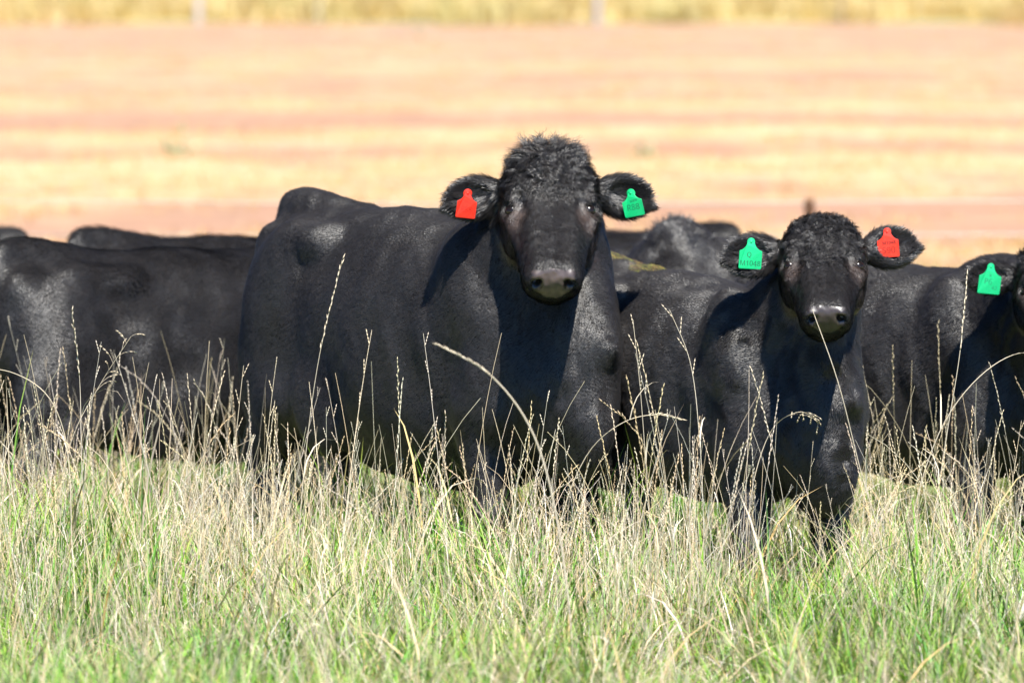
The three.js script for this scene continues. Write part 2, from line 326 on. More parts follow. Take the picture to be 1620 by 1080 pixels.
function surfaceNets({ field, focus }, X, Y, Z) {
  const nx = X.length, ny = Y.length, nz = Z.length, val = new Float32Array(nx * ny * nz), B = 6;
  for (let i0 = 0; i0 < nx; i0 += B) for (let j0 = 0; j0 < ny; j0 += B) for (let k0 = 0; k0 < nz; k0 += B) {
    const i1 = Math.min(i0 + B, nx), j1 = Math.min(j0 + B, ny), k1 = Math.min(k0 + B, nz);
    const a = X[i0], b = X[Math.min(i1, nx - 1)], c = Y[j0], d = Y[Math.min(j1, ny - 1)], e = Z[k0], f = Z[Math.min(k1, nz - 1)];
    const r = Math.hypot(b - a, d - c, f - e) / 2;
    focus((a + b) / 2, (c + d) / 2, (e + f) / 2, r);
    const mid = field((a + b) / 2, (c + d) / 2, (e + f) / 2);
    const skip = Math.abs(mid) > r * 1.5 + 0.02;
    for (let i = i0; i < i1; i++) for (let j = j0; j < j1; j++) for (let k = k0; k < k1; k++) val[(i * ny + j) * nz + k] = skip ? mid : field(X[i], Y[j], Z[k]);
  }
  const id = new Int32Array(nx * ny * nz).fill(-1), pos = [], idx = [], at = (i, j, k) => (i * ny + j) * nz + k;
  for (let i = 0; i < nx - 1; i++) for (let j = 0; j < ny - 1; j++) for (let k = 0; k < nz - 1; k++) {
    let mask = 0, px = 0, py = 0, pz = 0, n = 0;
    const base = at(i, j, k);
    if ((val[base] < 0) === (val[base + 1] < 0) && (val[base] < 0) === (val[base + nz] < 0) && (val[base] < 0) === (val[base + nz + 1] < 0)) {
      const o = base + ny * nz;
      const s = val[base] < 0;
      if ((val[o] < 0) === s && (val[o + 1] < 0) === s && (val[o + nz] < 0) === s && (val[o + nz + 1] < 0) === s) continue;
    }
    for (let e = 0; e < 12; e++) {
      const axis = e >> 2, p = e & 1, q = (e >> 1) & 1;
      const a = axis === 0 ? [0, p, q] : axis === 1 ? [p, 0, q] : [p, q, 0], b = axis === 0 ? [1, p, q] : axis === 1 ? [p, 1, q] : [p, q, 1];
      const va = val[at(i + a[0], j + a[1], k + a[2])], vb = val[at(i + b[0], j + b[1], k + b[2])];
      if ((va < 0) === (vb < 0)) continue;
      const t = va / (va - vb);
      px += lerp(X[i + a[0]], X[i + b[0]], t); py += lerp(Y[j + a[1]], Y[j + b[1]], t); pz += lerp(Z[k + a[2]], Z[k + b[2]], t); n++;
    }
    if (n) { id[base] = pos.length / 3; pos.push(px / n, py / n, pz / n); }
  }
  for (let i = 1; i < nx - 1; i++) for (let j = 1; j < ny - 1; j++) for (let k = 1; k < nz - 1; k++) {
    const o = at(i, j, k), s = val[o] < 0;
    const put = (a, b, c, d, flip) => { if (a < 0 || b < 0 || c < 0 || d < 0) return; if (flip) idx.push(a, c, b, a, d, c); else idx.push(a, b, c, a, c, d); };
    if (s !== (val[o + ny * nz] < 0)) put(id[at(i, j - 1, k - 1)], id[at(i, j, k - 1)], id[o], id[at(i, j - 1, k)], !s);
    if (s !== (val[o + nz] < 0)) put(id[at(i - 1, j, k - 1)], id[at(i - 1, j, k)], id[o], id[at(i, j, k - 1)], !s);
    if (s !== (val[o + 1] < 0)) put(id[at(i - 1, j - 1, k)], id[at(i, j - 1, k)], id[o], id[at(i - 1, j, k)], !s);
  }
  return { pos, idx };
}

// ---- hair
const hairMats = [new THREE.MeshPhysicalMaterial({ color: 0xffffff, vertexColors: true, roughness: 0.43, ior: 1.6, side: THREE.DoubleSide })];
const HAIR = [0.0228, 0.0226, 0.025];
function hairTuft(seed, n, spread, curl, width) {     // unit length, grows along +y, lies on the xy plane, z is away from the skin
  const r = rng(seed), s = new Soup();
  for (let k = 0; k < n; k++) {
    const x0 = (r() - 0.5) * spread, y0 = (r() - 0.5) * spread * 1.3, lean = (r() - 0.5) * 0.35, len = 0.7 + 0.5 * r(), ph = r() * 6.3, amp = curl * (0.6 + 0.7 * r()), seg = curl > 0.02 ? 7 : 3;
    const pts = [], wd = [];
    for (let j = 0; j <= seg; j++) {
      const t = j / seg;
      pts.push(V(x0 + lean * t + amp * Math.sin(ph + t * 7) * t, y0 + len * t * (1 - 0.1 * t) + amp * 0.5 * Math.cos(ph + t * 7) * t, 0.03 + 0.42 * t - 0.28 * t * t + amp * 0.7 * (1 - Math.cos(t * 6 + ph)) * t));
      wd.push(j === seg ? 0 : width * (1 - 0.5 * t));
    }
    s.ribbon(pts, wd, V(1, 0, 0.5 * (r() - 0.5)), () => [1, 1, 1]);
  }
  return s.build();
}
const shortHair = hairTuft(5, 10, 0.9, 0, 0.06), curlHair = hairTuft(6, 11, 0.34, 0.15, 0.026), wispHair = hairTuft(8, 9, 0.22, 0.10, 0.018), longHair = hairTuft(7, 8, 0.3, 0.05, 0.03);

const hideMat = new THREE.MeshPhysicalMaterial({ color: 0xffffff, vertexColors: true, roughness: 0.75, specularIntensity: 0.25 });
const noseMat = new THREE.MeshPhysicalMaterial({ color: 0xffffff, vertexColors: true, roughness: 0.38, clearcoat: 0.5, clearcoatRoughness: 0.25 });
const eyeMat = new THREE.MeshPhysicalMaterial({ color: new THREE.Color().setRGB(0.012, 0.008, 0.006), roughness: 0.2 });
const eyeGeo = new THREE.SphereGeometry(0.021, 20, 14);

function buildAnimal(o, spec) {                       // adds body, nose pad, eyes and coat to the group o
  const A = cattleField(spec), sc = spec.scale ?? 1;
  const lo = V(-1.5, -0.05, -0.48), hi = V(0.55, 1.45, 0.48), e = V();
  for (const q of [A.h(-0.12, 0.1, 0), A.h(0.55, 0, 0), A.h(0.3, -0.32, 0), ...A.earFrames.map((f) => e.copy(f.root).addScaledVector(f.axis, f.L * 1.3).clone())]) { lo.min(e.copy(q).subScalar(0.1)); hi.max(e.copy(q).addScalar(0.1)); }
  lo.y = Math.max(lo.y, -0.05);
  const f = spec.fine ?? 0, fl = V().copy(A.hc), fh = V().copy(A.hc);
  for (const q of [A.h(-0.1, 0.05, 0), A.h(0.52, 0, 0.1), A.h(0.52, 0, -0.1), A.h(0.2, -0.25, 0), ...A.earFrames.map((k) => V().copy(k.root).addScaledVector(k.axis, k.L * 1.15))]) { fl.min(q); fh.max(q); }
  const c = spec.coarse ?? 0.016, g = (k) => axisGrid(lo[k], hi[k], f ? fl[k] : 9, f ? fh[k] : -9, f || c, c);
  const X = f ? g('x') : axisGrid(lo.x, hi.x, -9, 9, c, c), Y = f ? g('y') : axisGrid(lo.y, hi.y, -9, 9, c, c), Z = f ? g('z') : axisGrid(lo.z, hi.z, -9, 9, c, c);
  const net = surfaceNets(A, X, Y, Z);
  const geo = new THREE.BufferGeometry();
  geo.setAttribute('position', new THREE.Float32BufferAttribute(net.pos, 3));
  geo.setIndex(net.idx); geo.computeVertexNormals();
  const P = geo.attributes.position, N = geo.attributes.normal, col = new Float32Array(P.count * 3), p = V(), nose = new Uint8Array(P.count);
  for (let k = 0; k < P.count; k++) {
    p.fromBufferAttribute(P, k);
    const [a, b, w] = A.toHead(p), t = 0.5 + 0.5 * noise3(p.x * 3, p.y * 3, p.z * 3), fine = 0.5 + 0.5 * noise3(p.x * 40, p.y * 40, p.z * 40);
    let r = HAIR.map((h, j) => h * 0.5 * lerp(0.8, 1.3, t) * [1.05, 1, 1][j]);
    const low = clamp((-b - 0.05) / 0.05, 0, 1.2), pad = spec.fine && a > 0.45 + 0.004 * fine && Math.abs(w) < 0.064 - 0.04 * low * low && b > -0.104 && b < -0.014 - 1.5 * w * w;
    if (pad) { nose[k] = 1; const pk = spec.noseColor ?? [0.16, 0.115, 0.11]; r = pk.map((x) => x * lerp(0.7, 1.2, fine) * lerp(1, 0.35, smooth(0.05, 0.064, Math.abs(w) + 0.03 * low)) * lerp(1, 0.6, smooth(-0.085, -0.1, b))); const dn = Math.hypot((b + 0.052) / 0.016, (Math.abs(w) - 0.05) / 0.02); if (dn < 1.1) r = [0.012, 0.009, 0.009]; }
    if (p.y < 0.06) r = [0.02, 0.018, 0.016];
    col.set(r, k * 3);
  }
  geo.setAttribute('color', new THREE.BufferAttribute(col, 3));
  const idx = net.idx, hideIdx = [], noseIdx = [];
  for (let k = 0; k < idx.length; k += 3) (nose[idx[k]] + nose[idx[k + 1]] + nose[idx[k + 2]] >= 2 ? noseIdx : hideIdx).push(idx[k], idx[k + 1], idx[k + 2]);
  const g1 = geo.clone(); g1.setIndex(hideIdx);
  part('body', g1, hideMat, o);
  if (noseIdx.length) {
    const g2 = new THREE.BufferGeometry(), map = new Map(), pp = [], nn = [], cc = [], ii = [];
    for (const v of noseIdx) { if (!map.has(v)) { map.set(v, pp.length / 3); pp.push(P.getX(v), P.getY(v), P.getZ(v)); nn.push(N.getX(v), N.getY(v), N.getZ(v)); cc.push(col[v * 3], col[v * 3 + 1], col[v * 3 + 2]); } ii.push(map.get(v)); }
    g2.setAttribute('position', new THREE.Float32BufferAttribute(pp, 3)); g2.setAttribute('normal', new THREE.Float32BufferAttribute(nn, 3)); g2.setAttribute('color', new THREE.Float32BufferAttribute(cc, 3)); g2.setIndex(ii);
    part('nose_pad', g2, noseMat, o);
  }
  if (spec.fine) for (const s of [-1, 1]) { const m = part('eye', eyeGeo, eyeMat, o); m.position.copy(A.h(0.184, -0.066, 0.107 * s * (spec.wide ?? 1))); m.scale.setScalar(A.hs); }
  growCoat(o, geo, A, spec, nose);
  o.scale.setScalar(sc);
  return A;
}
function growCoat(o, geo, A, spec, nose) {
  const P = geo.attributes.position, N = geo.attributes.normal, I = geo.index.array, r = rng(spec.seed ?? 3), short = [], curl = [], long = [], wisp = [];
  const a = V(), b = V(), c = V(), p = V(), n = V(), flow = V(), x = V(), y = V(), z = V(), q = V();
  const toCam = V(); if (spec.cull) { o.updateMatrixWorld(); toCam.set(0, 1.7, 15).sub(o.position).normalize().applyQuaternion(o.quaternion.clone().invert()); }
  const wool = spec.woolly ?? 0, dens = spec.density ?? 20000;
  for (let k = 0; k < I.length; k += 3) {
    if (nose[I[k]] + nose[I[k + 1]] + nose[I[k + 2]] > 0) continue;
    a.fromBufferAttribute(P, I[k]); b.fromBufferAttribute(P, I[k + 1]); c.fromBufferAttribute(P, I[k + 2]);
    if (a.y < 0.22) continue;
    const area = q.subVectors(b, a).cross(p.subVectors(c, a)).length() / 2;
    n.fromBufferAttribute(N, I[k]);
    if (spec.cull && n.dot(toCam) < -0.3) continue;
    const [hu, hv, hw] = A.toHead(a), inHead = hu > -0.14 && hu < 0.54 && Math.abs(hw) < 0.5 && hv > -0.3 && hv < 0.2;
    let ear = null, along = 0;
    if (inHead || spec.fine) for (const f of A.earFrames) { q.subVectors(a, f.root); const t = q.dot(f.axis) / f.L; if (t > 0.2 && t < 1.25 && Math.abs(q.dot(f.across)) < 0.08 * A.hs && Math.abs(q.dot(f.open)) < 0.07 * A.hs) { ear = f; along = t; } }
    let kind = 0, len = (spec.hair ?? 0.016) * (1 + 0.25 * noise3(a.x * 5, a.y * 5, a.z * 5)), mult = 1, lie = 0.07, mess = spec.mess ?? 0.08;
    if (ear) { flow.copy(ear.axis).multiplyScalar(0.8).addScaledVector(ear.across, 0.3 * Math.sign(q.subVectors(a, ear.c).dot(ear.across))).addScaledVector(ear.open, -0.1); len = 0.018; kind = r() < 0.3 ? 2 : 0; mult = 2.0; lie = 0.3; if (kind === 2) len = 0.028; }
    else if (inHead && hv > -0.19) {
      flow.copy(A.u).addScaledVector(A.w, Math.sign(hw) * 0.5);
      const fore = smooth((spec.curlTo ?? 0.23) + 0.04, (spec.curlTo ?? 0.23) - 0.1, hu + Math.abs(hw) * 0.25) * smooth(-0.14, -0.08, hv), face = smooth(0.3, 0.44, hu);
      len = lerp(0.013, 0.009, face); mult = 1.7; mess = spec.faceMess ?? 0.2; lie = 0.1;
      if (fore * smooth(0.03, 0.055, Math.hypot(hu - 0.186, Math.abs(hw) - 0.115 * (spec.wide ?? 1))) > r() * 0.9) { kind = 1; len = (spec.curl ?? 0.024) * (0.7 + 0.6 * r()) * lerp(0.4, 1, fore); mult = 0.75; lie = 0.2 + 0.25 * r(); flow.set(0, 0, 0).addScaledVector(A.u, 0.9 * noise3(a.x * 25, a.y * 25, a.z * 25)).addScaledVector(A.w, 0.9 * noise3(a.x * 25 + 9, a.y * 25, a.z * 25)).addScaledVector(A.u, 0.25); }
      if (spec.topknot && hu < 0.05 && hv > -0.13) { const t = smooth(0.05, -0.02, hu) * smooth(0.12, 0.05, Math.abs(hw)); if (t > r()) { kind = r() < 0.35 ? 1 : 3; len = spec.topknot * (0.45 + 0.75 * r()); lie = 0.15 + 0.5 * r() * r(); mult = 0.6; flow.addScaledVector(A.u, -0.6).addScaledVector(A.w, 0.5 * Math.sign(hw) + 0.8 * noise3(a.x * 12, a.y * 12, 4)); } }
    } else if (inHead) flow.copy(A.u).multiplyScalar(-0.6).add(q.set(0, -0.8, 0));
    else if (a.y < 0.5) flow.set(-0.15, -1, 0);
    else { flow.set(-0.8, -0.55 + 0.3 * smooth(1.2, 1.3, a.y), 0); const tw = noise3(a.x * 3.4, a.y * 2.2, a.z * 3.4); flow.x += 0.6 * tw; flow.y += 0.5 * noise3(a.x * 3 + 5, a.y * 3, a.z * 3); lie += 0.17 * smooth(-0.4, 0.45, noise3(a.x * 3.1 + a.y * 1.2 + 9, a.y * 2.2 - a.x * 1.2, a.z * 3.1) + 0.4 * noise3(a.x * 11 - a.y * 7, a.y * 7 + a.x * 4, a.z * 9)); if (spec.crest && a.y > 1.24 && a.x > -0.02 && a.x < 0.2 && r() < 0.12) { kind = 3; len = 0.04; lie = 1.0; } }
    if (!inHead && wool) { flow.x += wool * noise3(a.x * 9, a.y * 9, a.z * 9); flow.y += wool * noise3(a.x * 9, a.y * 9 + 7, a.z * 9); lie += 0.15 * wool; }
    let count = area * dens * mult; count = Math.floor(count) + (r() < count % 1 ? 1 : 0);
    for (let j = 0; j < count; j++) {
      let s = r(), t = r(); if (s + t > 1) { s = 1 - s; t = 1 - t; }
      p.copy(a).addScaledVector(q.subVectors(b, a), s).addScaledVector(q.subVectors(c, a), t);
      z.copy(n); y.copy(flow).addScaledVector(n, -flow.dot(n));
      if (y.lengthSq() < 1e-4) y.set(0.3, -0.5, 0.4).addScaledVector(n, -0.1);
      y.normalize().addScaledVector(n, lie + 0.5 * mess * (r() - 0.5)).addScaledVector(x.set(r() - 0.5, r() - 0.5, r() - 0.5), kind ? 0.4 : mess).normalize();
      x.crossVectors(y, z).normalize(); z.crossVectors(x, y);
      const L = len * (0.75 + 0.5 * r()), m = new THREE.Matrix4().makeBasis(x.clone().multiplyScalar(L), y.clone().multiplyScalar(L), z.clone().multiplyScalar(L)).setPosition(p.x - n.x * 0.001, p.y - n.y * 0.001, p.z - n.z * 0.001);
      const br = r() * r(), tone = 0.75 + 0.6 * r();
      let col = [HAIR[0] * tone * (1 + 0.55 * br), HAIR[1] * tone * (1 + 0.25 * br), HAIR[2] * tone];
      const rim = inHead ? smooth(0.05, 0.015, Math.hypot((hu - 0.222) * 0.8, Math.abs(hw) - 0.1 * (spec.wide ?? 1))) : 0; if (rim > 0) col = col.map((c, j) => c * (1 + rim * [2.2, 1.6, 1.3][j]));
      const dirt = spec.dirt?.(p, r); if (dirt) col = dirt;
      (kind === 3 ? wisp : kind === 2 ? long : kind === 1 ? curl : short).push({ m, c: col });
    }
  }
  const put = (name, g, list) => { if (!list.length) return; const h = instanced(g, hairMats[0], list); h.name = name; h.userData.kind = 'stuff'; h.castShadow = h.receiveShadow = true; o.add(h); };
  put('coat', shortHair, short); put('curly_hair', curlHair, curl); put('topknot', wispHair, wisp); put('long_hair', longHair, long);
}

// ---- ear tags: flexible plastic with a tapering neck, a stud, and hand-written marks
function tagTexture(base, ink, lines) {
  const cv = document.createElement('canvas'); cv.width = 256; cv.height = 320;
  const c = cv.getContext('2d'); c.fillStyle = base; c.fillRect(0, 0, 256, 320);
  const r = rng(lines.length * 7 + lines[0][0].length);
  for (let k = 0; k < 500; k++) { c.fillStyle = `rgba(${r() < 0.5 ? '255,255,255' : '60,40,30'},0.09)`; c.fillRect(r() * 256, r() * 320, 2 + r() * 14, 1 + r() * 4); }
  c.textAlign = 'center'; c.textBaseline = 'middle';
  for (const [text, x, y, size, alpha, tiltA, bold] of lines) { c.save(); c.translate(x, y); c.rotate(tiltA); c.globalAlpha = alpha; c.fillStyle = ink; c.font = `${bold ? 'bold ' : ''}${size}px sans-serif`; c.fillText(text, 0, 0); c.restore(); }
  const t = new THREE.CanvasTexture(cv); t.colorSpace = THREE.SRGBColorSpace;
  return t;
}
function tagGeometry(W, H) {                          // hangs from the origin; plate W wide and H tall in all
  const s = new THREE.Shape(), w = W / 2, n = W * 0.13, r = W * 0.07, y1 = -H * 0.36;
  s.moveTo(-n, 0); s.lineTo(n, 0); s.quadraticCurveTo(n * 1.3, y1 * 0.75, w - r, y1); s.quadraticCurveTo(w, y1, w, y1 - r); s.lineTo(w, -H + r); s.quadraticCurveTo(w, -H, w - r, -H); s.lineTo(-w + r, -H); s.quadraticCurveTo(-w, -H, -w, -H + r); s.lineTo(-w, y1 - r); s.quadraticCurveTo(-w, y1, -w + r, y1); s.quadraticCurveTo(-n * 1.3, y1 * 0.75, -n, 0);
  const g = new THREE.ExtrudeGeometry(s, { depth: 0.0014, bevelEnabled: true, bevelSize: 0.0006, bevelThickness: 0.0006, bevelSegments: 1, curveSegments: 6 });
  const p = g.attributes.position, uv = g.attributes.uv;
  for (let k = 0; k < p.count; k++) { uv.setXY(k, p.getX(k) / W + 0.5, p.getY(k) / H + 1); p.setZ(k, p.getZ(k) + 0.011 * Math.sin(-p.getY(k) / H * 2.4)); }
  g.computeVertexNormals();
  return g;
}
const studGeo = new THREE.LatheGeometry([[0, 0.006], [0.003, 0.005], [0.0045, 0.003], [0.013, 0.002], [0.014, 0], [0, 0]].map(([a, b]) => new THREE.Vector2(a, b)), 16).rotateX(Math.PI / 2);
function earTag(o, A, label, [side, px, py], W, H, color, turn, lines, ink = '#20302a') {
  const mat = new THREE.MeshPhysicalMaterial({ map: tagTexture(color, ink, lines), roughness: 0.45, clearcoat: 0.2, side: THREE.DoubleSide });
  const t = part('ear_tag', tagGeometry(W / o.scale.x, H / o.scale.x), mat, o, label);
  o.updateMatrixWorld();
  const f = A.earFrames[side], at = o.localToWorld(V().copy(f.c).addScaledVector(f.open, 0.05)), worldPos = atScreen(px, py, CAM_Z - at.z);
  t.position.copy(o.worldToLocal(worldPos.clone()));
  t.quaternion.copy(o.quaternion.clone().invert()).multiply(new THREE.Quaternion().setFromEuler(new THREE.Euler(...turn, 'YXZ')));
  const s = part('stud', studGeo, new THREE.MeshStandardMaterial({ color: new THREE.Color(color), roughness: 0.5 }), t);
  s.position.set(0, -0.006, 0.001);
  return t;
}
const heading = (fx, fz) => Math.atan2(-fz, fx);
function placeSpec(o, spec) {                         // poll and muzzle given in the world become the animal's own axes
  o.scale.setScalar(spec.scale ?? 1); o.updateMatrixWorld();
  for (const k of ['poll', 'muzzle']) if (spec.world) spec[k] = o.worldToLocal(spec[k].clone());
  return spec;
}
const GROUP = undefined;
// the big bull in the middle
const bull = thing('cow', 'largest black bull in the middle, facing front with a curly mop of hair', 'bull', [0.04, 0, 0], heading(0.60, 0.80));
const bullA = buildAnimal(bull, placeSpec(bull, {
  world: true, poll: atScreen(869, 236, 14.75), muzzle: atScreen(876, 425, 14.42), fine: 0.0048, coarse: 0.012, seed: 21, curlTo: 0.2, faceMess: 0.3, cull: true, density: 36000, hair: 0.0115, curl: 0.025, topknot: 0.047, wide: 1.04, hs: 1.02, neckGirth: 1.06,
  noseColor: [0.105, 0.078, 0.074], ears: [{ down: 0.1, fwd: -0.1, tip: 0.55 }, { down: 0.12, fwd: -0.1, tip: 0.5 }], front: [0.02, -0.03], hind: [-0.05, 0.06], adj: (k) => [k[0], k[1], k[2] - 0.045 * smooth(-1.1, -0.7, k[0]) * smooth(0.2, -0.1, k[0]), k[3]],
}));
earTag(bull, bullA, 'orange-red ear tag with faint marks', [1, 740, 302], 0.06, 0.08, '#f2321f', [0.15, 0.25, -0.1], [['R88', 128, 215, 92, 0.5, 0.03, 0], ['M8', 120, 130, 40, 0.3, 0, 0]], '#7a1410');
earTag(bull, bullA, 'green ear tag marked R88', [0, 998, 302], 0.062, 0.076, '#08c878', [0.1, -0.35, 0.2], [['R88', 128, 200, 104, 0.6, 0, 0], ['M8W', 150, 122, 44, 0.5, -0.1, 1]]);
// the young bull on the right
const young = thing('cow', 'smaller woolly young bull on the right, facing front, green tag reading Q and red tag', 'bull', [0.80, 0, 0.42], heading(0.52, 0.854));
const youngA = buildAnimal(young, placeSpec(young, {
  world: true, scale: 0.86, poll: atScreen(1302, 343, 14.32), muzzle: atScreen(1309, 472, 14.02), fine: 0.0055, coarse: 0.013, seed: 22, curlTo: 0.29, faceMess: 0.5, cull: true, density: 32000, hair: 0.0155, woolly: 0.7, mess: 0.22, curl: 0.017, wide: 1.06, hs: 1.0, neckGirth: 0.95,
  noseColor: [0.048, 0.036, 0.035], ears: [{ down: -0.3, fwd: -0.05, tip: 0.5, len: 0.205, at: 0.035, broad: 1.15 }, { down: 0.06, fwd: -0.05, tip: 0.6, len: 0.2, at: 0.03, broad: 1.2 }], front: [0.05, -0.02], hind: [0, -0.05],
  adj: (k) => [k[0], k[1] - 0.05 * smooth(-0.8, 0.0, k[0]) + 0.0, k[2] + 0.02, k[3] * 0.98],
  dirt: (p, r) => { const e = Math.abs(p.z + 0.02) + 0.04 * noise3(p.x * 7, p.z * 7, 1); return p.y > 1.1 && p.x < -0.72 && p.x > -1.3 && e < 0.05 && r() < 0.5 ? [0.13 + 0.14 * r(), 0.11 + 0.11 * r(), 0.04] : null; },
}));
earTag(young, youngA, 'green ear tag reading Q M1048', [1, 1189, 379], 0.066, 0.084, '#12cf84', [0.1, 0.1, -0.05], [['Q', 112, 162, 76, 0.85, 0.05, 0], ['M1048', 128, 258, 78, 0.75, 0.02, 0]]);
earTag(young, youngA, 'red ear tag reading M1048 S90', [0, 1404, 363], 0.062, 0.08, '#f4402f', [0.1, -0.1, 0.08], [['M1048', 140, 150, 52, 0.85, -0.05, 1], ['S90', 132, 236, 100, 0.5, 0, 0]], '#4a1016');
// half a bull at the right edge
const edge = thing('cow', 'black bull at the right edge of the picture, its head mostly out of view', 'bull', [1.56, -0.04, -0.85], heading(0.66, 0.75));
const edgeA = buildAnimal(edge, placeSpec(edge, {
  world: true, scale: 0.87, poll: atScreen(1668, 385, 15.45), muzzle: atScreen(1690, 560, 15.1), fine: 0.008, coarse: 0.014, seed: 23, cull: true, density: 20000, hair: 0.02, woolly: 0.3, hs: 1.0,
  ears: [{}, { down: 0.05, fwd: 0.1, tip: 0.5, len: 0.19 }],
}));
earTag(edge, edgeA, 'green ear tag with scrawled writing', [1, 1569, 419], 0.072, 0.09, '#0cc47c', [0.1, 0.2, -0.09], [['P6', 110, 180, 84, 0.5, 0.08, 0], ['42', 190, 250, 60, 0.4, 0.1, 0], ['R', 130, 115, 40, 0.5, 0, 1]]);
// the side-on bull on the left
const side = thing('cow', 'large black bull seen side-on at the left, its head hidden behind the middle bull', 'bull', [-0.74, -0.05, -2.05], heading(0.86, -0.5));
buildAnimal(side, { scale: 0.9, poll: V(0.72, 1.02, 0.05), muzzle: V(1.02, 0.66, 0.08), coarse: 0.014, seed: 24, cull: true, density: 20000, hair: 0.016, woolly: 0.25, hind: [0.05, -0.04] });
// the ones behind: one model, each its own animal
const behind = thing('cow', 'black bovine behind the young bull, only its rounded tufted top line showing', 'bull', [0.57, 0.01, -2.45], heading(-0.34, 0.94));
behind.rotation.z = 0.1;
buildAnimal(behind, { scale: 0.88, poll: V(0.6, 0.93, 0.05), muzzle: V(0.82, 0.52, 0.06), coarse: 0.016, seed: 25, crest: true, cull: true, density: 14000, hair: 0.024, woolly: 0.4 });
const far = thing('cow', 'long black back low behind the left bull, running to the right', 'bull', [-0.7, 0, -4.05], heading(0.9, -0.42));
buildAnimal(far, { scale: 0.835, poll: V(0.78, 0.98, 0.05), muzzle: V(1.05, 0.6, 0.06), coarse: 0.018, seed: 26, density: 5000, hair: 0.026, woolly: 0.3 });
function again(label, x, z, fx, fz, s) {
  const c = far.clone(); c.name = numbered('cow'); c.userData = { label, category: 'bull' };
  c.position.set(x, 0, z); c.rotation.y = heading(fx, fz); c.scale.setScalar(s); scene.add(c);
  return c;
}
again('sliver of a black back at the left edge, behind all the others there', -2.95, -4.7, -0.95, 0.3, 0.80);
again('farthest dark back just right of the middle bull\'s cheek, upper of two', -0.1, -5.2, -0.97, -0.2, 0.815);
again('dark back just right of the middle bull\'s cheek, lower of two', -0.3, -4.3, -0.98, 0.18, 0.775);
again('dark rump rising at the right edge above the tagged ear', 2.98, -3.2, 0.8, -0.6, 0.9);

// ------------------------------------------------------------------ grass
const leafMat = new THREE.MeshStandardMaterial({ color: 0xffffff, vertexColors: true, roughness: 0.55, side: THREE.DoubleSide });
const strawMat = new THREE.MeshStandardMaterial({ color: 0xffffff, vertexColors: true, roughness: 0.6, side: THREE.DoubleSide });
const GREENS = [[0.13, 0.31, 0.02], [0.19, 0.38, 0.03], [0.075, 0.21, 0.022], [0.28, 0.39, 0.04], [0.085, 0.27, 0.055], [0.15, 0.36, 0.02]], DRY = [[0.60, 0.50, 0.37], [0.54, 0.40, 0.21], [0.64, 0.57, 0.48], [0.52, 0.35, 0.10], [0.38, 0.27, 0.14]];
const mixC = (a, b, t) => a.map((x, k) => lerp(x, b[k], t));
function bladePath(r, base, h, seg, bend) {
  const az = r() * Math.PI * 2, out = V(Math.cos(az), 0, Math.sin(az)), pts = [base.clone()];
  let th = 0.05 + 0.3 * r(); const k = bend * (0.4 + r()), p = base.clone();
  for (let j = 1; j <= seg; j++) { const s = h / seg; p.addScaledVector(out, Math.sin(th) * s); p.y += Math.cos(th) * s; th += k / seg * (0.4 + 1.2 * j / seg); pts.push(p.clone()); }
  return { pts, side: V(-Math.sin(az), 0, Math.cos(az)).applyAxisAngle(V(0, 1, 0), (r() - 0.5) * 1.2) };
}
function greenInto(s, r, o, n, h, spread, wd) {
  const lush = r();
  for (let k = 0; k < n; k++) {
    const a = r() * 6.28, q = Math.sqrt(r()) * spread, { pts, side } = bladePath(r, V(o.x + Math.cos(a) * q, 0, o.z + Math.sin(a) * q), h * (0.5 + 0.7 * r()), 4, 1.5), c = mixC(GREENS[Math.floor(r() * 6)], GREENS[Math.floor(lush * 6)], 0.5), dry = r() < 0.1 ? DRY[Math.floor(r() * 5)] : null, w = wd * (0.6 + 0.8 * r());
    const tip = mixC(c, [0.5, 0.4, 0.12], r() < 0.25 ? 0.7 : 0.08);
    s.ribbon(pts, [w * 0.8, w, w * 0.9, w * 0.6, 0], side, (t) => dry ?? (t < 0.25 ? mixC([0.36, 0.36, 0.14], c, t * 4) : t > 0.7 ? mixC(c, tip, (t - 0.7) / 0.3) : c));
  }
}
function dryInto(s, r, o, n, h, spread, wd, bend) {
  for (let k = 0; k < n; k++) {
    const a = r() * 6.28, q = Math.sqrt(r()) * spread, { pts, side } = bladePath(r, V(o.x + Math.cos(a) * q, 0, o.z + Math.sin(a) * q), h * (0.5 + 0.8 * r()), 6, bend * (0.3 + 1.2 * r())), c = DRY[Math.floor(r() * 5)], w = wd * (0.5 + 0.9 * r());
    s.ribbon(pts, [w, w, w, w * 0.9, w * 0.8, w * 0.5, 0], side, (t) => mixC(c, [0.7, 0.63, 0.48], 0.35 * t));
  }
}
function dryTuft(seed, n, h, spread, wd, bend) { const s = new Soup(); dryInto(s, rng(seed), V(0, 0, 0), n, h, spread, wd, bend); return s.build(); }
// half a metre square of sward: green tillers and dead leaves mixed in the given share
function sward(seed, green, dry, h, wd) {
  const r = rng(seed), s = new Soup(), at = () => V((r() - 0.5) * 0.54, 0, (r() - 0.5) * 0.54);
  for (let k = 0; k < green; k++) greenInto(s, r, at(), 10 + Math.floor(8 * r()), h * (0.5 + 0.95 * r() * r() + 0.2 * r()), 0.04, wd);
  for (let k = 0; k < 5; k++) greenInto(s, r, at(), 4, h * (1.1 + 0.5 * r()), 0.03, wd * 2.4);
  for (let k = 0; k < 9; k++) dryInto(s, r, at(), 2, h * (0.9 + 0.9 * r()), 0.04, wd * 1.9, 3.2);
  for (let k = 0; k < dry; k++) dryInto(s, r, at(), 4 + Math.floor(6 * r()), h * (0.8 + 0.7 * r()), 0.05, wd * 0.85, 1.2 + 2.2 * r());
  return s.build();
}
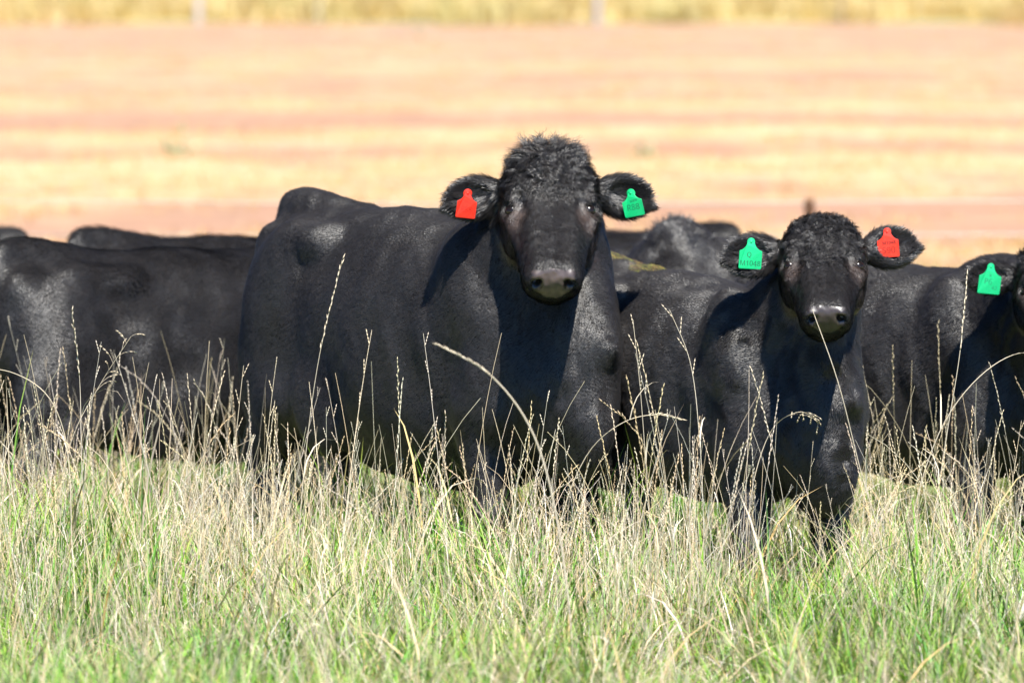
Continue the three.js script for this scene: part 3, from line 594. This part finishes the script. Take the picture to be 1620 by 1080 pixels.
// dry flowering stalk; type 0 bare, 1 slender spike, 2 open drooping panicle, 3 forked
function stalkPoints(r, h, lean, az, curve, seg = 10) {
  const out = V(Math.cos(az), 0, Math.sin(az)), p = V(0, 0, 0), pts = [p.clone()]; let th = lean;
  for (let j = 1; j <= seg; j++) { p.addScaledVector(out, Math.sin(th) * h / seg); p.y += Math.cos(th) * h / seg; th += curve / seg * (0.3 + 1.4 * (j / seg) ** 2); pts.push(p.clone()); }
  return pts;
}
function stalkInto(s, r, pts, type, rad, c) {
  const n = pts.length - 1;
  s.stem(pts, pts.map((_, j) => rad * (1 - 0.55 * j / n)), 4, (t) => mixC(c, [0.66, 0.58, 0.42], t * 0.5));
  const at = (t) => { const f = clamp(t, 0, 0.9999) * n, j = Math.floor(f); return { p: V().lerpVectors(pts[j], pts[j + 1], f - j), d: V().subVectors(pts[j + 1], pts[j]).normalize() }; };
  const hc = mixC(c, [0.6, 0.5, 0.34], 0.5);
  if (type === 1) for (let k = 0; k < 16; k++) { const { p, d } = at(0.76 + 0.24 * k / 15); s.seed(p, d.clone().addScaledVector(V(r() - 0.5, r() - 0.3, r() - 0.5), 0.55).normalize(), 0.018 + 0.008 * r(), 0.0022, hc); }
  if (type === 2) for (let k = 0; k < 9; k++) {
    const { p, d } = at(0.72 + 0.28 * k / 8), a = r() * 6.28, L = 0.07 * (1.15 - k / 12), q = [p.clone()], dir = d.clone().addScaledVector(V(Math.cos(a), 0.1, Math.sin(a)), 0.9).normalize(), e = p.clone();
    for (let j = 0; j < 4; j++) { e.addScaledVector(dir, L / 4); dir.y -= 0.22; dir.normalize(); q.push(e.clone()); if (j > 0) for (let m = 0; m < 2; m++) s.seed(e, dir.clone().addScaledVector(V(r() - 0.5, -0.4, r() - 0.5), 0.5).normalize(), 0.013, 0.0018, hc); }
    s.stem(q, [0.0007, 0.0006, 0.0005, 0.0004, 0.0003], 3, () => c);
  }
  if (type === 3) for (let k = 0; k < 4; k++) {
    const { p, d } = at(0.7 + 0.26 * k / 3), a = r() * 6.28, dir = d.clone().addScaledVector(V(Math.cos(a), 0.3, Math.sin(a)), 0.5).normalize();
    for (let j = 0; j < 4; j++) s.seed(p.clone().addScaledVector(dir, 0.012 * j), dir, 0.016, 0.002, hc);
  }
  if (r() < 0.7) {                                    // a dead leaf hanging from a node
    const { p } = at(0.3 + 0.35 * r()), b = bladePath(r, p, 0.12 + 0.14 * r(), 5, 2.6);
    s.ribbon(b.pts, [0.004, 0.0042, 0.0036, 0.003, 0.002, 0], b.side, () => mixC(c, [0.7, 0.64, 0.5], 0.5));
  }
}
const SWARD = [[230, 20, 0.26, 0.0036], [250, 14, 0.30, 0.0032], [240, 18, 0.22, 0.004], [200, 36, 0.27, 0.0034], [170, 55, 0.3, 0.0032], [130, 66, 0.3, 0.0034], [100, 85, 0.33, 0.0032], [210, 28, 0.24, 0.0038]];
const swardGeos = SWARD.map((a, k) => sward(31 + k, ...a));
const stalkGeos = [];
{ const r = rng(51); for (let k = 0; k < 12; k++) { const s = new Soup(), many = 2 + Math.floor(r() * 2); for (let j = 0; j < many; j++) { const off = V((r() - 0.5) * 0.06, 0, (r() - 0.5) * 0.06); stalkInto(s, r, stalkPoints(r, 0.8 + 0.35 * r(), 0.03 + 0.16 * r(), r() * 6.28, r() < 0.25 ? 1.6 * r() : 0.35 * r()).map((p) => p.add(off)), [0, 1, 3, 0, 0, 1][(k + j) % 6], 0.0017, DRY[Math.floor(r() * 3)]); } stalkGeos.push(s.build()); } }
{
  const r = rng(61), sw = swardGeos.map(() => []), st = stalkGeos.map(() => []), tmpQ = new THREE.Quaternion(), tmpE = new THREE.Euler();
  const put = (list, x, z, s, c, tiltMax) => { lastList = list; tmpQ.setFromEuler(tmpE.set((r() - 0.5) * tiltMax, r() * 6.28, (r() - 0.5) * tiltMax)); list.push({ m: new THREE.Matrix4().compose(V(x, groundY(x, z) - 0.005, z), tmpQ, V(s, s * (0.8 + 0.4 * r()), s)), c }); };
  let lastList = null;
  const list0 = (_, lift) => { lastList[lastList.length - 1].m.elements[13] += lift; };
  const spread = (d0, d1, per, fn) => { for (let a = d0; a < d1; a += 0.25) { const half = 0.118 * (a + 0.25) + 0.25, n = per * 2 * half * 0.25; for (let k = 0; k < n; k++) { const dd = a + r() * 0.25; fn((r() * 2 - 1) * half, CAM_Z - dd, dd); } } };
  const patch = (x, z) => 0.5 + 0.5 * noise2(x * 0.9 + 3, z * 0.9);
  const tint = (lo, hi) => { const t = lerp(lo, hi, r()); return [t * (0.92 + 0.16 * r()), t, t * (0.9 + 0.2 * r())]; };
  for (let d0 = 9.2; d0 < 33; d0 += 0.5) {
    const half = 0.118 * (d0 + 0.5) + 0.5;
    for (let x0 = -half; x0 < half; x0 += 0.5) {
      const x = x0 + 0.08 * (r() - 0.5), z = CAM_Z - d0 + 0.08 * (r() - 0.5), dryness = clamp(patch(x * 0.9, z * 0.9) * 0.75 + 0.25 * r() + (d0 > 13.4 ? 0.0 : -0.26), 0, 0.999);
      const order = [1, 0, 2, 7, 3, 4, 5, 6], k = order[Math.floor(dryness * 8)], s = (d0 < 12.5 ? 0.95 : d0 > 13.2 && d0 < 14.9 ? 1.4 : d0 > 14.8 && d0 < 17 ? 1.28 : 1.05) * (0.75 + 0.5 * r());
      tmpQ.setFromEuler(tmpE.set(0, Math.floor(r() * 4) * Math.PI / 2 + 0.2 * (r() - 0.5), 0));
      sw[k].push({ m: new THREE.Matrix4().compose(V(x, groundY(x, z) - 0.006, z), tmpQ, V(1.02, s, 1.02)), c: tint(0.9, 1.1) });
    }
  }
  // tall stalks: a thick fringe right in front of the cattle, thin elsewhere
  const clump = (x, z) => smooth(-0.35, 0.5, noise2(x * 2.1 + 40, z * 1.6));
  spread(13.2, 14.9, 175, (x, z) => { if (r() < 0.1 + 0.8 * clump(x, z)) put(st[Math.floor(r() * 12)], x, z, 0.45 + 0.38 * r() * r() + 0.06 * r(), tint(1.0, 1.4), 0.32); });
  spread(14.9, 16.5, 45, (x, z) => { if (x < -0.7 || x > 1.0) put(st[Math.floor(r() * 12)], x, z, 0.5 + 0.28 * r(), tint(0.8, 1.15), 0.3); });
  spread(10, 13.4, 26, (x, z) => put(st[Math.floor(r() * 12)], x, z, 0.3 + 0.2 * r(), tint(0.9, 1.2), 0.6));
  spread(14.6, 16.6, 60, (x, z) => put(st[Math.floor(r() * 12)], x, z, 0.36 + 0.16 * r(), tint(0.95, 1.3), 0.5));
  spread(10, 14.4, 32, (x, z) => { put(st[Math.floor(r() * 12)], x, z, 0.3 + 0.25 * r(), tint(0.95, 1.3), 2.0); list0(st, 0.06 + 0.1 * r()); });
  const all = (name, label, geos, mat, lists, cat) => geos.forEach((geo, k) => lists[k].length && stuff(numbered(name), label[k % label.length], instanced(geo, mat, lists[k]), cat));
  all('grass', ['green pasture grass tangled with bleached dead leaves, in front of and under the cattle'], swardGeos, leafMat, sw, 'grass');
  all('grass_stalk', ['dry seed stalks standing in a fringe before the cattle'], stalkGeos, strawMat, st, 'grass');
  // stubble tufts in the cut field and long yellow grass on its far side
  const sg = dryTuft(71, 12, 0.10, 0.2, 0.006, 2.0), list = [];
  for (let k = 0; k < 14000; k++) { const dd = 34 + 112 * Math.pow(r(), 1.5), x = (r() * 2 - 1) * (0.115 * dd + 1), z = CAM_Z - dd; if (strawAt(x, z) < r() * 0.9) continue; put(list, x, z, (0.7 + 0.9 * r()), mixC([0.95, 0.8, 0.5], [1.05, 0.9, 0.6], r()), 0.6); list[list.length - 1].m.elements[13] += 0.05; }
  stuff('straw', 'loose straw and stubble lying in rows on the cut field', instanced(sg, strawMat, list), 'straw');
  const fg = dryTuft(72, 22, 0.75, 0.35, 0.03, 0.8), fl = [];
  for (let k = 0; k < 5200; k++) { const d1 = 156 + 60 * r(), x = (r() * 2 - 1) * (0.115 * d1 + 4), dd = d1 + 9 * (d1 < 165 ? 0.5 + noise2(x * 0.15, 7) : 0), z = CAM_Z - dd, green = smooth(0.1, 0.7, noise2(x * 0.12, dd * 0.05)) ; put(fl, x, z, 0.8 + 0.6 * r(), mixC([1.05, 0.98, 0.62], [0.7, 0.8, 0.42], green * 0.6), 0.3); }
  stuff('long_grass', 'long yellow grass along the far side of the cut field', instanced(fg, strawMat, fl), 'grass');
}
// single tall stalks that stand out in front of the cattle: [label, path on the picture from root to tip, distance, kind, radius]
const STALKS = [
  ['tall dry stalk with a slender seed head rising before the middle bull\'s flank', [[470, 880], [482, 720], [505, 560], [541, 411]], 14.1, 1, 0.0017],
  ['thick pale stalk arching to the left across the middle bull\'s chest', [[905, 1010], [868, 760], [830, 660], [770, 588], [694, 545]], 12.6, 1, 0.0032],
  ['tall seeding stalk in front of the right-edge bull, below its tag', [[1478, 860], [1500, 690], [1520, 560], [1532, 438]], 14.2, 1, 0.0019],
  ['straight pale stalk leaning left across the young bull\'s nose', [[1400, 880], [1362, 740], [1325, 600], [1287, 490]], 13.8, 0, 0.0019],
  ['dry stalk with a side shoot leaning left before the young bull\'s shoulder', [[1115, 860], [1108, 700], [1092, 570], [1060, 490]], 14.0, 3, 0.0016],
  ['thin stalk standing in the gap beside the middle bull\'s left leg', [[1030, 860], [1020, 700], [1012, 600], [1002, 506]], 14.1, 3, 0.0014],
  ['bleached stalk arching off the right edge before the edge bull', [[1440, 860], [1490, 680], [1550, 598], [1612, 562], [1660, 560]], 14.0, 0, 0.002],
  ['bleached stalk arching in from the left edge', [[110, 860], [100, 690], [72, 622], [20, 590], [-40, 578]], 14.0, 0, 0.0022],
  ['dry stalk leaning right with a bushy top before the left bull', [[90, 860], [110, 700], [155, 610], [206, 532]], 14.3, 2, 0.0015],
  ['single upright spike before the left bull, left of the leaning one', [[130, 860], [127, 720], [122, 600], [115, 492]], 14.2, 1, 0.0014],
  ['nodding plume of drooping seeds below the young bull\'s chest', [[1180, 900], [1195, 760], [1225, 680], [1262, 650], [1300, 668]], 14.0, 2, 0.0016],
  ['stalk bent over flat to the right between the two facing bulls', [[880, 860], [930, 720], [985, 668], [1035, 657], [1078, 662]], 14.1, 1, 0.0018],
];
STALKS.forEach(([label, path, d, type, rad], k) => {
  const r = rng(900 + k), pts = path.map(([x, y], j) => { const p = atScreen(x, y, d); p.z += (r() - 0.5) * 0.04 * j; return p; }), root = pts[0].clone();
  root.y = groundY(root.x, root.z) - 0.01;
  const o = thing('tall_stalk', label, 'grass stalk', root.toArray());
  const curve = new THREE.CatmullRomCurve3([V(0, 0, 0), ...pts.slice(root.y < pts[0].y - 0.03 ? 0 : 1).map((p) => p.clone().sub(root))]), line = curve.getPoints(28), s = new Soup();
  stalkInto(s, r, line, type, rad, mixC(DRY[0], DRY[2], r()));
  part('stem', s.build(), strawMat, o);
});

// ------------------------------------------------------------------ fences and weeds in the field
const rust = new THREE.MeshStandardMaterial({ color: new THREE.Color().setRGB(0.16, 0.075, 0.04), roughness: 0.85, metalness: 0.2 }), wireMat = new THREE.MeshStandardMaterial({ color: new THREE.Color().setRGB(0.45, 0.43, 0.4), roughness: 0.45, metalness: 0.6 }), pale = new THREE.MeshStandardMaterial({ color: new THREE.Color().setRGB(0.36, 0.35, 0.36), roughness: 0.8 });
const postGeo = new THREE.LatheGeometry([[0, 1], [0.022, 0.995], [0.03, 0.97], [0.032, 0.5], [0.033, -0.05]].map(([a, b]) => new THREE.Vector2(a, b)), 14);
{
  const D = 30;
  for (const [px, label] of [[1281, 'rusty brown fence post just above the young bull\'s head'], [318, 'rusty fence post of the near fence hidden low behind the left bull']]) {
    if (px < 1000) continue;
    const x = (px - 810) * D / F_PX, z = CAM_Z - D, y = groundY(x, z), top = CAM_Y - (313 - HORIZON) * D / F_PX;
    const o = thing('fence_post', label, 'fence post', [x, y, z]);
    const m = part('post', postGeo, rust, o); m.scale.set(1, top - y, 1);
    const cap = part('cap', new THREE.CylinderGeometry(0.034, 0.036, 0.03, 14), rust, o); cap.position.y = top - y - 0.05;
  }
  [[321, 'top fence wire, a faint line behind the cattle'], [374, 'second fence wire, lower of the two behind the cattle']].forEach(([py, label]) => {
    const z = CAM_Z - D - 0.04, y = CAM_Y - (py - HORIZON) * D / F_PX, pts = range(-9, 9, 36).map((x) => V(x, y - 0.012 * Math.cos(x * 1.05), z));
    const o = thing('fence_wire', label, 'wire', [0, 0, 0]);
    part('wire', new THREE.TubeGeometry(new THREE.CatmullRomCurve3(pts), 140, 0.0045, 5), wireMat, o);
  });
  for (const [px, label] of [[1397, 'left of two pale wire droppers above the right-edge bull\'s back'], [1421, 'right of two pale wire droppers above the right-edge bull\'s back']]) {
    const x = (px - 810) * D / F_PX, y = CAM_Y - (378 - HORIZON) * D / F_PX, o = thing('wire_dropper', label, 'wire dropper', [x, y - 0.12, CAM_Z - D + 0.02]);
    part('rod', new THREE.CylinderGeometry(0.007, 0.007, 0.2, 8).translate(0, 0.1, 0), pale, o);
    part('clip', new THREE.TorusGeometry(0.016, 0.006, 6, 12).translate(0, 0.155, 0), pale, o);
  }
}
const woodGeo = new THREE.LatheGeometry([[0, 1.32], [0.12, 1.3], [0.14, 1.26], [0.145, 0.6], [0.15, -0.1]].map(([a, b]) => new THREE.Vector2(a, b)), 12);
[[315, 'white post at the far side of the field, upper left'], [945, 'grey post at the far side of the field, near the top middle'], [505, 'thin far post right of the white one at the top left'], [1330, 'dim far post at the top right']].forEach(([px, label], k) => {
  const d = 156.5, x = (px - 810) * d / F_PX, z = CAM_Z - d, o = thing('far_post', label, 'fence post', [x, groundY(x, z), z]);
  const m = part('post', woodGeo, new THREE.MeshStandardMaterial({ color: new THREE.Color().setRGB(...[[0.5, 0.47, 0.48], [0.45, 0.42, 0.45], [0.3, 0.28, 0.22], [0.25, 0.2, 0.15]][k]), roughness: 0.9 }), o);
  m.scale.set(k > 1 ? 0.4 : 0.75, 0.9, k > 1 ? 0.4 : 0.75);
});
// weeds: upright stem, whorled leaves
function weed(label, px, py, d, h, seed) {
  const p = atScreen(px, py, d), r = rng(seed), o = thing('weed_plant', label, 'weed', [p.x, groundY(p.x, p.z), p.z]), st = new Soup(), lf = new Soup();
  for (let k = 0; k < 5; k++) {
    const a = r() * 6.28, H = h * (k ? 0.25 + 0.3 * r() : 1), pts = range(0, 1, 6).map((t) => V(Math.cos(a) * 0.5 * h * t * (k ? 1 : 0.1), H * t, Math.sin(a) * 0.5 * h * t * (k ? 1 : 0.1)));
    st.stem(pts, pts.map((_, j) => 0.008 * (1.1 - j / 7)), 5, () => [0.16, 0.2, 0.1]);
    for (let j = 0; j < 17; j++) {
      const t = 0.15 + 0.85 * r(), b = bladePath(r, V().lerpVectors(pts[0], pts[6], t), h * (0.14 + 0.22 * r()) * (1.2 - 0.5 * t), 4, 1.5), c = mixC([0.36, 0.48, 0.25], [0.52, 0.58, 0.38], r()), w = h * 0.075;
      lf.ribbon(b.pts, [w * 0.4, w, w * 0.9, w * 0.5, 0], b.side, () => c);
    }
  }
  part('stem', st.build(), strawMat, o); part('leaves', lf.build(), leafMat, o);
}
const yd = (y) => { let a = 36, b = 200; for (let k = 0; k < 40; k++) { const m = (a + b) / 2; (HORIZON + F_PX * (CAM_Y - groundY(0, CAM_Z - m)) / m > y) ? a = m : b = m; } return a; };
weed('largest grey-green weed, standing alone in the field at the left', 287, 252, yd(252), 0.5, 81);
weed('small green weed high up the field left of centre', 662, 64, yd(64), 0.34, 82);
weed('small weed in the field left of the middle bull\'s mop', 740, 212, yd(212), 0.16, 83);
weed('pale weed in the field directly above the middle bull\'s mop', 862, 210, yd(210), 0.2, 84);
weed('green weed in the field above the middle bull\'s green tag', 1015, 258, yd(258), 0.36, 85);
weed('low yellow-green weed in the field between the two facing bulls', 1140, 284, yd(284), 0.2, 86);

// ------------------------------------------------------------------ draw
const renderer = new THREE.WebGLRenderer({ antialias: true });
renderer.toneMapping = THREE.LinearToneMapping;
renderer.toneMappingExposure = EXPOSURE;
renderer.shadowMap.enabled = true;
renderer.render(scene, camera);
